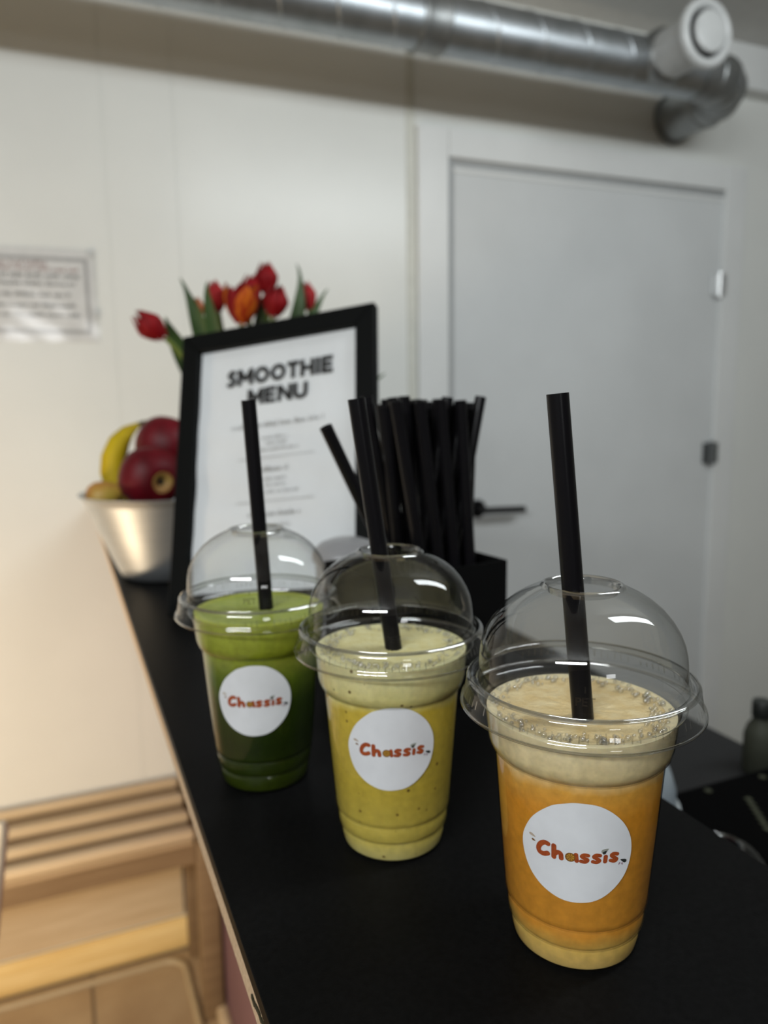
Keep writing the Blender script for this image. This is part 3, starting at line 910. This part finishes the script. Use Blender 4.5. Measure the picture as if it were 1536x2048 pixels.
def make_apple(c, r, axis, label):
    t = thing('apple', label, 'apple', c, 0, 'apples in the bowl')
    q = Vector((0, 0, 1)).rotation_difference(Vector(axis).normalized()).to_matrix().to_4x4()
    bm = bmesh.new()
    prof = []
    for k in range(25):
        a = -PI / 2 + PI * k / 24
        rr = math.cos(a) * (1 + 0.06 * math.sin(a))
        z = math.sin(a) * 0.90 - 0.28 * math.exp(-((rr / 0.22) ** 2)) * (1 if a > 0 else -1) * (0.9 if a > 0 else 1)
        prof.append((max(rr, 0) * r if k not in (0, 24) else 0, z * r))
    lathe(bm, prof, 40)
    for v in bm.verts:
        an = math.atan2(v.co.y, v.co.x)
        v.co.x *= 1 + 0.018 * math.cos(5 * an); v.co.y *= 1 + 0.018 * math.cos(5 * an)
        v.co = q @ v.co
    bm_obj('apple_body', bm, M['apple'], t, smooth=180)
    bm = bmesh.new()
    lathe(bm, [(0.0, 0.66 * r), (0.10 * r, 0.69 * r), (0.20 * r, 0.80 * r), (0.30 * r, 0.868 * r), (0.34 * r, 0.868 * r)], 20, mtx=q)
    bm_obj('calyx_patch', bm, M['calyx'], t, label='yellowish calyx hollow', smooth=180)
    bm = bmesh.new()
    for k in range(5):
        a = 2 * PI * k / 5
        tube(bm, [q @ Vector((0.02 * r * math.cos(a), 0.02 * r * math.sin(a), 0.66 * r)), q @ Vector((0.09 * r * math.cos(a), 0.09 * r * math.sin(a), 0.78 * r))], [0.06 * r, 0.02 * r], 6)
    bm_obj('calyx', bm, M['calyx_dark'], t, smooth=40)
    return t


make_apple((0.1040, 1.018, 0.1370), 0.0405, (0.30, -0.85, -0.10), 'dark red apple showing its calyx in the steel bowl')
make_apple((0.1340, 1.083, 0.1720), 0.0420, (0.5, 0.6, 0.6), 'dark red apple lying on top in the steel bowl')
make_apple((0.1630, 1.000, 0.1080), 0.0285, (-0.2, 0.3, 0.9), 'small unseen dark red apple covering the bright inside of the bowl')  # placed out of sight to cover the bright bowl wall
make_apple((0.1120, 1.030, 0.0560), 0.0380, (0.4, -0.2, 0.9), 'added dark red apple low in the steel bowl, blocking its bright inside')  # unseen extra apple, added to block the bright bowl interior
ba = thing('banana', 'yellow banana curving up behind the apples in the steel bowl', 'banana', (0.08, 1.10, 0.12))
pts = [(0.104, 1.146, 0.2000), (0.088, 1.132, 0.1905), (0.076, 1.125, 0.1765), (0.068, 1.120, 0.158), (0.0655, 1.116, 0.138), (0.069, 1.112, 0.115), (0.078, 1.108, 0.094), (0.091, 1.103, 0.077)]
rad = [0.0040, 0.0100, 0.0150, 0.0170, 0.0175, 0.0165, 0.0135, 0.0050]
sm = []
sr = []
for i in range(len(pts) - 1):
    for k in range(3):
        sm.append(Vector(pts[i]).lerp(Vector(pts[i + 1]), k / 3) - Vector(ba.location)); sr.append(rad[i] + (rad[i + 1] - rad[i]) * k / 3)
sm.append(Vector(pts[-1]) - Vector(ba.location)); sr.append(rad[-1])
bm = bmesh.new()
tube(bm, sm, sr, 10)
bm_obj('banana_body', bm, M['banana'], ba, smooth=70)
bm = bmesh.new()
tube(bm, [sm[0], sm[0] + Vector((0.012, 0.006, 0.004))], [0.004, 0.0032], 8)
bm_obj('banana_stem', bm, M['banana_tip'], ba, smooth=60)
pe = thing('pear', 'small blushed yellow pear at the left rim of the steel bowl', 'pear', (0.0500, 1.058, 0.1120))
bm = bmesh.new()
lathe(bm, [(0, -0.026), (0.012, -0.0245), (0.0205, -0.017), (0.0235, -0.006), (0.021, 0.006), (0.0145, 0.017), (0.0085, 0.026), (0.004, 0.030), (0, 0.030)], 28, mtx=Matrix.Rotation(math.radians(72), 4, Vector((0.3, 1, 0))) @ Matrix.Scale(0.9, 4))
bm_obj('pear_body', bm, M['pear'], pe, smooth=180)
bm = bmesh.new()
mt = Matrix.Rotation(math.radians(72), 4, Vector((0.3, 1, 0)))
tube(bm, [mt @ Vector((0, 0, 0.026)), mt @ Vector((0.002, 0, 0.036))], [0.0014, 0.0018], 6)
bm_obj('pear_stem', bm, M['banana_tip'], pe, smooth=60)

# ------------------------------------------------------------------ tulips in a vase
VC = Vector((0.2640, 1.165, 0))
va = thing('flower_vase', 'clear glass vase of red tulips behind the menu frame', 'vase', VC)
bm = bmesh.new()
lathe(bm, [(0, 0.001), (0.034, 0.001), (0.036, 0.004), (0.040, 0.09), (0.044, 0.17), (0.0445, 0.171), (0.043, 0.1705), (0.0388, 0.09), (0.0345, 0.008), (0, 0.007)], 48)
bm_obj('vase_glass', bm, M['vase'], va, smooth=50)


def petal_mesh(bm, base, q, R, H, ang, width, flare, inner=1.0):
    nu, nv = 9, 6
    g = []
    for i in range(nu + 1):
        u = i / nu
        rr = R * inner * (math.sin(PI * min(u * 0.62 + 0.06, 1)) ** 0.7) * (1 + flare * u * u)
        if flare <= 0:
            rr *= 1 - 0.55 * max(0, u - 0.55) / 0.45
        wd = width * (math.sin(PI * (0.06 + 0.90 * u ** 0.85)) ** 0.75)
        row = []
        for j in range(nv + 1):
            v = -1 + 2 * j / nv
            a = ang + v * wd
            r2 = rr * (1 + 0.05 * (1 - v * v))
            z = H * u * (1 - 0.05 * v * v)
            row.append(bm.verts.new(base + q @ Vector((r2 * math.cos(a), r2 * math.sin(a), z))))
        g.append(row)
    for i in range(nu):
        for j in range(nv):
            bm.faces.new((g[i][j], g[i][j + 1], g[i + 1][j + 1], g[i + 1][j]))


def leaf_mesh(bm, pts, wd, facing):
    P = [Vector(p) for p in pts]
    L = []
    n = 12
    for i in range(n + 1):
        u = i / n
        # quadratic through three points
        a, b, c = P
        L.append(a * (1 - u) * (1 - 2 * u) + b * 4 * u * (1 - u) + c * u * (2 * u - 1))
    g = []
    fc = Vector(facing).normalized()
    for i in range(n + 1):
        u = i / n
        t = (L[min(i + 1, n)] - L[max(i - 1, 0)]).normalized()
        s = t.cross(fc).normalized()
        w = wd * (0.35 + 0.65 * math.sin(PI * min(u * 1.1 + 0.1, 1.0))) * (1 - u ** 4) + 0.0004
        row = []
        for j, k in enumerate((-1, -0.5, 0, 0.5, 1)):
            row.append(bm.verts.new(L[i] + s * (w * k) + fc * (0.35 * w * (k * k))))
        g.append(row)
    for i in range(n):
        for j in range(4):
            bm.faces.new((g[i][j], g[i][j + 1], g[i + 1][j + 1], g[i + 1][j]))
    ext = bmesh.ops.extrude_face_region(bm, geom=list(bm.faces))
    for v in ext['geom']:
        if isinstance(v, bmesh.types.BMVert):
            v.co -= fc * 0.0007


def tulip(head, axis, R, H, m, label, leaves=(), flare=-0.1, m_in=None, foot=None, spin=0.0):
    head, axis = Vector(head), Vector(axis).normalized()
    t = thing('tulip', label, 'flower', head, 0, 'red tulips in the vase')
    base = -axis * (H * 0.5)
    q = Vector((0, 0, 1)).rotation_difference(axis).to_matrix()
    for k in range(6):
        bm = bmesh.new()
        petal_mesh(bm, base, q, R, H * (1.0 if k % 2 else 0.96), spin + k * PI / 3, 0.72, flare, 1.0 if k % 2 else 0.90)
        bm_obj('petal', bm, m if (k % 2 or m_in is None) else m_in, t, smooth=180)
    ft = foot or (VC.x + random.uniform(-0.022, 0.022), VC.y + random.uniform(-0.022, 0.022), 0.02)
    neck = Vector((VC.x, VC.y, 0.165)) + (head - VC) * 0.10
    neck.z = 0.165
    end = head + base
    ctl = end - axis * 0.055
    P = [Vector(ft), neck, ctl, end]
    cur = []
    for i in range(17):
        u = i / 16
        cur.append(P[0] * (1 - u) ** 3 + P[1] * 3 * u * (1 - u) ** 2 + P[2] * 3 * u * u * (1 - u) + P[3] * u ** 3 - head)
    bm = bmesh.new()
    tube(bm, cur, 0.0036, 8)
    bm_obj('stem', bm, M['stem'], t, smooth=60)
    for (tip, mid, ft2, wd) in leaves:
        bm = bmesh.new()
        leaf_mesh(bm, [Vector(ft2) - head, Vector(mid) - head, Vector(tip) - head], wd, (-0.30, -1, -0.1))
        bm_obj('leaf', bm, M['leaf'], t, smooth=60)
    return t


random.seed(3)
tulip((0.1262, 1.120, 0.3365), (-0.75, -0.10, 0.62), 0.0200, 0.052, M['petal'], 'red tulip nodding out to the far left of the bouquet, clear of the others',
      leaves=[((0.1480, 1.125, 0.3490), (0.172, 1.135, 0.297), (0.245, 1.16, 0.16), 0.0150)])
tulip((0.2536, 1.112, 0.3680), (0.02, -0.25, 1), 0.0250, 0.056, M['petal_flame'], 'wide open red tulip with orange and yellow stripes, centre of the bouquet', flare=0.10, m_in=M['petal'], spin=PI / 2)
tulip((0.2225, 1.145, 0.3820), (-0.15, 0, 1), 0.0170, 0.046, M['petal_pink'], 'pinkish red tulip half behind the orange striped one, on its left')
tulip((0.3030, 1.160, 0.4130), (-0.05, 0, 1), 0.0185, 0.048, M['petal'], 'highest red tulip of the bouquet, above a darker one')
tulip((0.3010, 1.105, 0.3735), (0.10, -0.35, 0.9), 0.0205, 0.047, M['petal'], 'deep red closed tulip just below the highest one')
tulip((0.3620, 1.150, 0.3880), (-0.12, 0.1, 1), 0.0155, 0.044, M['petal_pink'], 'pinkish red tulip at the right of the bouquet between two leaves',
      leaves=[((0.3440, 1.140, 0.4330), (0.338, 1.135, 0.340), (0.285, 1.165, 0.16), 0.0140), ((0.3960, 1.150, 0.4000), (0.355, 1.145, 0.330), (0.29, 1.17, 0.16), 0.0110)])
tulip((0.1960, 1.140, 0.3640), (-0.1, 0, 1), 0.0105, 0.032, M['petal_orange'], 'small orange tulip bud between two leaves, left in the bouquet',
      leaves=[((0.1720, 1.135, 0.4040), (0.200, 1.135, 0.325), (0.245, 1.16, 0.16), 0.0150), ((0.2060, 1.110, 0.3960), (0.212, 1.118, 0.335), (0.255, 1.15, 0.16), 0.0110)])
tulip((0.2790, 1.165, 0.3960), (0.1, 0.1, 1), 0.0180, 0.046, M['petal'], 'red tulip half behind the orange striped one, on its right',
      leaves=[((0.2850, 1.130, 0.3800), (0.282, 1.130, 0.330), (0.27, 1.16, 0.16), 0.0120), ((0.4850, 1.140, 0.2720), (0.430, 1.150, 0.235), (0.30, 1.17, 0.15), 0.0090)])

# ------------------------------------------------------------------ laminated notice on the wall
nt_ = thing('wall_notice', 'laminated white notice with grey border and small text on the back wall', 'notice', (-0.06, WY, 0.466))


def nloc(x, y, z):
    return (x + 0.06, y - WY, z - 0.466)


bm = bmesh.new()
box(bm, -0.235 + 0.06, 0.098 + 0.06, -0.0020, 0.0, 0.368 - 0.466, 0.565 - 0.466)
bm_obj('notice_sheet', bm, M['sign_paper'], nt_)
bm = bmesh.new()
X0, X1, Z0, Z1, bdr = -0.222 + 0.06, 0.0865 + 0.06, 0.384 - 0.466, 0.549 - 0.466, 0.0085
for d in ((X0, X1, Z1 - bdr, Z1), (X0, X1, Z0, Z0 + bdr), (X0, X0 + bdr, Z0 + bdr, Z1 - bdr), (X1 - bdr, X1, Z0 + bdr, Z1 - bdr)):
    box(bm, d[0], d[1], -0.0026, -0.0021, d[2], d[3])
bm_obj('notice_border', bm, M['sign_border'], nt_)
rnd = random.Random(9)
bm = bmesh.new()
for z, xa, xb, h in ((0.5040, -0.20, 0.066, 0.0095), (0.4875, -0.20, 0.058, 0.0095), (0.4635, -0.20, 0.044, 0.0095), (0.4405, -0.20, 0.054, 0.0095), (0.4200, -0.20, 0.068, 0.0095)):
    fake_line(bm, xa + 0.06, xb + 0.06, z - 0.466, h, -0.0027, rnd)
flat_obj('notice_text', bm, M['ink'], nt_, label='small grey lines of text')
bm = bmesh.new()
for z, xa, xb, h in ((0.5290, -0.20, 0.005, 0.0105), (0.5180, -0.20, 0.064, 0.0090)):
    fake_line(bm, xa + 0.06, xb + 0.06, z - 0.466, h, -0.0027, rnd)
flat_obj('notice_heading', bm, M['red_ink'], nt_, label='dull red heading')
bm = bmesh.new()
n1, n2 = 24, 14
g = [[bm.verts.new((-0.18 + 0.345 * i / n1, -0.0042 + 0.0006 * math.sin(i * 0.9 + k * 0.6) * math.sin(k * 0.8), -0.101 + 0.204 * k / n2)) for k in range(n2 + 1)] for i in range(n1 + 1)]
for i in range(n1):
    for k in range(n2):
        bm.faces.new((g[i][k], g[i + 1][k], g[i + 1][k + 1], g[i][k + 1]))
bm_obj('laminate_film', bm, M['laminate'], nt_, smooth=180)
for (x, z) in ((0.092, 0.560), (0.098, 0.430)):
    box_obj('tape', (x + 0.06 - 0.007, x + 0.06 + 0.007, -0.0055, -0.0046, z - 0.466 - 0.008, z - 0.466 + 0.008), M['valve'], nt_)

# ------------------------------------------------------------------ ventilation duct
PY, PZ, PR = 1.62, 1.037, 0.0590
du = thing('ventilation_duct', 'galvanised spiral ventilation duct running along the top of the back wall', 'duct', (0.8, PY, PZ))
dl = lambda x, y, z: Vector((x - 0.8, y - PY, z - PZ))
bm = bmesh.new()
tube(bm, [dl(-1.6 + 0.05 * k, PY, PZ) for k in range(64)] + [dl(1.575, PY, PZ)], PR, 48)
bm_obj('duct_pipe', bm, M['steel'], du, smooth=40)
bm = bmesh.new()
pitch = 0.124
ring_n = 28
rows = []
x_off = 0.816
n_turn = 22
for k in range(n_turn * ring_n + 1):
    th = 2 * PI * k / ring_n
    x = x_off - 17 * pitch + pitch * k / ring_n
    if x > 1.55 or x < -1.5:
        continue
    rows.append([bm.verts.new(dl(x + dx, PY - (PR + dr) * math.cos(th), PZ - (PR + dr) * math.sin(th))) for dx, dr in ((-0.004, -0.0005), (-0.0025, 0.0018), (0.0025, 0.0018), (0.004, -0.0005))])
for a, b in zip(rows[:-1], rows[1:]):
    for j in range(3):
        bm.faces.new((a[j], a[j + 1], b[j + 1], b[j]))
bm_obj('spiral_seam', bm, M['steel'], du, smooth=60)
bm = bmesh.new()
mx = Matrix.Translation(dl(0.80, PY, PZ)) @ Matrix.Rotation(PI / 2, 4, 'Y')
lathe(bm, [(PR, -0.034), (PR + 0.0045, -0.033), (PR + 0.0060, -0.028), (PR + 0.0040, -0.022), (PR + 0.0022, -0.016), (PR + 0.0022, 0.016), (PR + 0.0040, 0.022), (PR + 0.0060, 0.028), (PR + 0.0045, 0.033), (PR, 0.034)], 48, mtx=mx)
bm_obj('coupling', bm, M['steel_dark'], du, smooth=50)
EX, ER = 1.580, 0.165
bm = bmesh.new()
arc = [dl(EX + ER * math.sin(a), PY + ER * (1 - math.cos(a)), PZ) for a in [PI / 2 * k / 14 for k in range(15)]]
arc += [dl(EX + ER, PY + ER + 0.03 * k, PZ) for k in (1, 2)] + [dl(EX + ER, WY, PZ)]
tube(bm, [dl(EX - 0.03, PY, PZ)] + arc, PR + 0.0025, 48)
bm_obj('elbow', bm, M['steel_dark'], du, label='dull grey elbow turning into the wall', smooth=40)
bm = bmesh.new()
for k in (1, 4, 7, 10, 13):
    a = PI / 2 * k / 14
    c = dl(EX + ER * math.sin(a), PY + ER * (1 - math.cos(a)), PZ)
    mt = Matrix.Translation(c) @ Matrix.Rotation(a, 4, 'Z') @ Matrix.Rotation(PI / 2, 4, 'Y')
    lathe(bm, [(PR + 0.002, -0.006), (PR + 0.0055, -0.002), (PR + 0.0055, 0.002), (PR + 0.002, 0.006)], 40, mtx=mt)
bm_obj('elbow_ribs', bm, M['steel_dark'], du, smooth=50)
bm = bmesh.new()
mt = Matrix.Translation(dl(EX + ER, WY - 0.006, PZ)) @ Matrix.Rotation(PI / 2, 4, 'X')
lathe(bm, [(PR, 0.006), (PR + 0.012, 0.004), (PR + 0.012, -0.004), (PR, -0.006)], 40, mtx=mt)
bm_obj('wall_collar', bm, M['steel_dark'], du, smooth=50)
# saddle of the branch
VX = 1.418
bm = bmesh.new()
mt = Matrix.Translation(dl(VX, PY, PZ + 0.004)) @ Matrix.Rotation(PI / 2, 4, 'X')
lathe(bm, [(0.066, 0.030), (0.0645, 0.052), (0.0600, 0.062), (0.0560, 0.066)], 44, mtx=mt)
bm_obj('branch_saddle', bm, M['steel_dark'], du, smooth=50)
av = thing('air_valve', 'round white air valve on a short branch at the duct end', 'vent', (VX, PY - 0.172, PZ + 0.004))
mt = Matrix.Rotation(PI / 2, 4, 'X') @ Matrix.Scale(1.02, 4)
bm = bmesh.new()
lathe(bm, [(0.055, -0.106), (0.056, -0.010), (0.055, 0.0)], 48, mtx=mt)
bm_obj('branch_pipe', bm, M['valve'], av, smooth=40)
bm = bmesh.new()
lathe(bm, [(0.048, -0.02), (0.055, -0.012), (0.066, -0.012), (0.0720, -0.008), (0.0730, 0.0), (0.0710, 0.007), (0.0660, 0.0110), (0.0590, 0.0115), (0.0540, 0.008), (0.0510, 0.0), (0.048, -0.012), (0.048, -0.02)], 64, mtx=mt)
bm_obj('valve_ring', bm, M['valve'], av, smooth=60)
bm = bmesh.new()
lathe(bm, [(0, -0.024), (0.050, -0.024)], 40, mtx=mt)
bm_obj('valve_throat', bm, M['dark'], av)
bm = bmesh.new()
lathe(bm, [(0, 0.004), (0.038, 0.004), (0.0430, 0.008), (0.0440, 0.013), (0.0420, 0.0175), (0.036, 0.0195), (0, 0.0205)], 56, mtx=mt)
lathe(bm, [(0.006, -0.024), (0.006, 0.005)], 10, mtx=mt)
bm_obj('valve_disc', bm, M['valve'], av, smooth=40)

# ------------------------------------------------------------------ slatted bench at the back wall
SZ = -0.700
be = thing('slatted_bench', 'low wooden bench with a slatted seat against the back wall', 'bench', (-0.5, 1.75, FZ))
BX0, BX1 = -1.35, 0.214
for (y0, y1) in ((1.603, 1.632), (1.680, 1.707), (1.765, 1.791), (1.856, 1.880)):
    box_obj('seat_slat', ploc((BX0, BX1, y0, y1, SZ - 0.024, SZ), be), M['wood'], be, bev=0.008, smooth=40)
box_obj('gap_shade_board', ploc((BX0, BX1 - 0.004, 1.606, WY - 0.004, SZ - 0.034, SZ - 0.0242), be), M['wood_gap_shade'], be)  # added under the slats; its brown stands in for shade in the gaps
box_obj('back_panel', ploc((BX0, BX1, WY - 0.012, WY - 0.004, -1.090, SZ - 0.0765), be), M['wood'], be)
box_obj('front_rail', ploc((BX0, BX1 + 0.002, 1.612, 1.634, SZ - 0.085, SZ - 0.0345), be), M['wood_shaded'], be, bev=0.003)
box_obj('back_rail', ploc((BX0, BX1 + 0.002, WY - 0.024, WY - 0.004, SZ - 0.075, SZ - 0.0345), be), M['wood'], be, bev=0.003)
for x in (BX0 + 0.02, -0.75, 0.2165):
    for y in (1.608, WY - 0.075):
        box_obj('leg', ploc((x, x + 0.045, y, y + 0.042, FZ, SZ - 0.004 if x > 0.2 else SZ - 0.0345), be), M['wood_shaded'], be, bev=0.005, smooth=40)
    box_obj('cross_rail', ploc((x + 0.012, x + 0.034, 1.65, WY - 0.075, SZ - 0.085, SZ - 0.0345), be), M['wood_shaded'], be)

# pale post at the left edge of the frame
bm = bmesh.new()
P0, P1 = Vector((-0.0985, 1.0, -0.2790)), Vector((-0.245, 1.03, FZ))
tube(bm, [P1 - P1, (P0 - P1) * 0.5, (P0 - P1) * 0.992, (P0 - P1) * 1.0], [0.012, 0.0105, 0.0090, 0.005], 20)
tag(bm_obj('wooden_post', bm, M['post'], None, P1, smooth=50), 'pale round-topped wooden post leaning in at the left of the bench', 'post')

# ------------------------------------------------------------------ lower worktop behind the bar
WZ = -0.25
wt = thing('worktop', 'dark grey lower worktop behind the bar counter', 'worktop', (0.6, 0.4, FZ))
box_obj('worktop_slab', ploc((0.322, 0.850, -0.5, 1.35, WZ - 0.03, WZ), wt), M['worktop'], wt, bev=0.003)
box_obj('cabinet_body', ploc((0.322, 0.82, -0.5, 1.33, FZ + 0.001, WZ - 0.0305), wt), M['black_card'], wt)
ap = thing('black_appliance', 'flat matte black appliance on the lower worktop right of the orange smoothie', 'appliance', (0.62, 0.40, WZ))
al = lambda d: ploc(d, ap)
box_obj('housing', al((0.530, 0.92, 0.18, 0.606, WZ + 0.002, -0.2)), M['machine'], ap, bev=0.004)
bm = bmesh.new()
rnd = random.Random(2)
for k in range(7):
    u = k / 6
    x, y = 0.660 - 0.030 * u, 0.562 - 0.05 * u
    box(bm, x - 0.004 - 0.62, x + 0.003 - 0.62, y - 0.0035 - 0.40, y + 0.003 - 0.40, -0.2 - WZ, -0.2 - WZ + 0.0004, mtx=None)
    if k % 2:
        box(bm, x + 0.001 - 0.62, x + 0.003 - 0.62, y - 0.004 - 0.40, y + 0.006 - 0.40, -0.2 - WZ, -0.2 - WZ + 0.0006)
bm_obj('panel_marks', bm, M['green_mark'], ap, label='dull green printed marks')
for (x, y) in ((0.6330, 0.592), (0.7124, 0.5897)):
    bm = bmesh.new()
    lathe(bm, [(0.004, 0), (0.004, 0.0012), (0, 0.0016)], 16, mtx=Matrix.Translation((x - 0.62, y - 0.40, -0.2 - WZ)))
    bm_obj('screw', bm, M['green_mark'], ap, smooth=40)

tb = thing('plastic_tub', 'pale translucent plastic tub on the lower worktop half behind the orange smoothie', 'tub', (0.4750, 0.5450, WZ))
bm = bmesh.new()
lathe(bm, [(0, 0.001), (0.030, 0.001), (0.034, 0.004), (0.044, 0.055), (0.0470, 0.095), (0.0465, 0.118), (0.041, 0.135), (0.028, 0.146), (0, 0.150)], 48)
bm_obj('tub_body', bm, M['tub'], tb, smooth=50)
bm = bmesh.new()
lathe(bm, [(0.0475, 0.090), (0.0515, 0.092), (0.0515, 0.099), (0.0475, 0.102)], 48)
bm_obj('tub_rim', bm, M['tub_rim'], tb, smooth=50)

gb = thing('dome_lid', 'loose clear dome lid lying on the black appliance at the lower right', 'lid', (0.4900, 0.4520, -0.1995))
gb.location = (0.4990, 0.4490, -0.1995)
gb.rotation_euler = (0, 0, 0.4)
sh = [(r * 1.02, (z - 0.1060) * 1.02) for r, z in LID_PROF]
bm = bmesh.new()
lathe(bm, sh, 72)
bm_obj('lid_dome', bm, M['pet'], gb, smooth=50)
bm = bmesh.new()
lathe(bm, [(r * 1.02, (z - 0.1060) * 1.02) for r, z in RING_PROF], 48)
bm_obj('hole_rim', bm, M['pet_rim'], gb, smooth=50)
bo2 = thing('bottle', 'dark green bottle with black cap at the right edge of the worktop', 'bottle', (0.890, 0.790, WZ))
bo2.location = (0.803, 0.672, WZ)
bm = bmesh.new()
lathe(bm, [(0, 0.001), (0.018, 0.001), (0.020, 0.004), (0.020, 0.050), (0.0165, 0.062), (0.0095, 0.072), (0.0095, 0.076)], 32)
bm_obj('bottle_body', bm, M['bottle'], bo2, smooth=40)
bm = bmesh.new()
lathe(bm, [(0.0115, 0.074), (0.012, 0.075), (0.012, 0.094), (0.011, 0.096), (0, 0.096)], 24)
bm_obj('bottle_cap', bm, M['cap'], bo2, smooth=40)
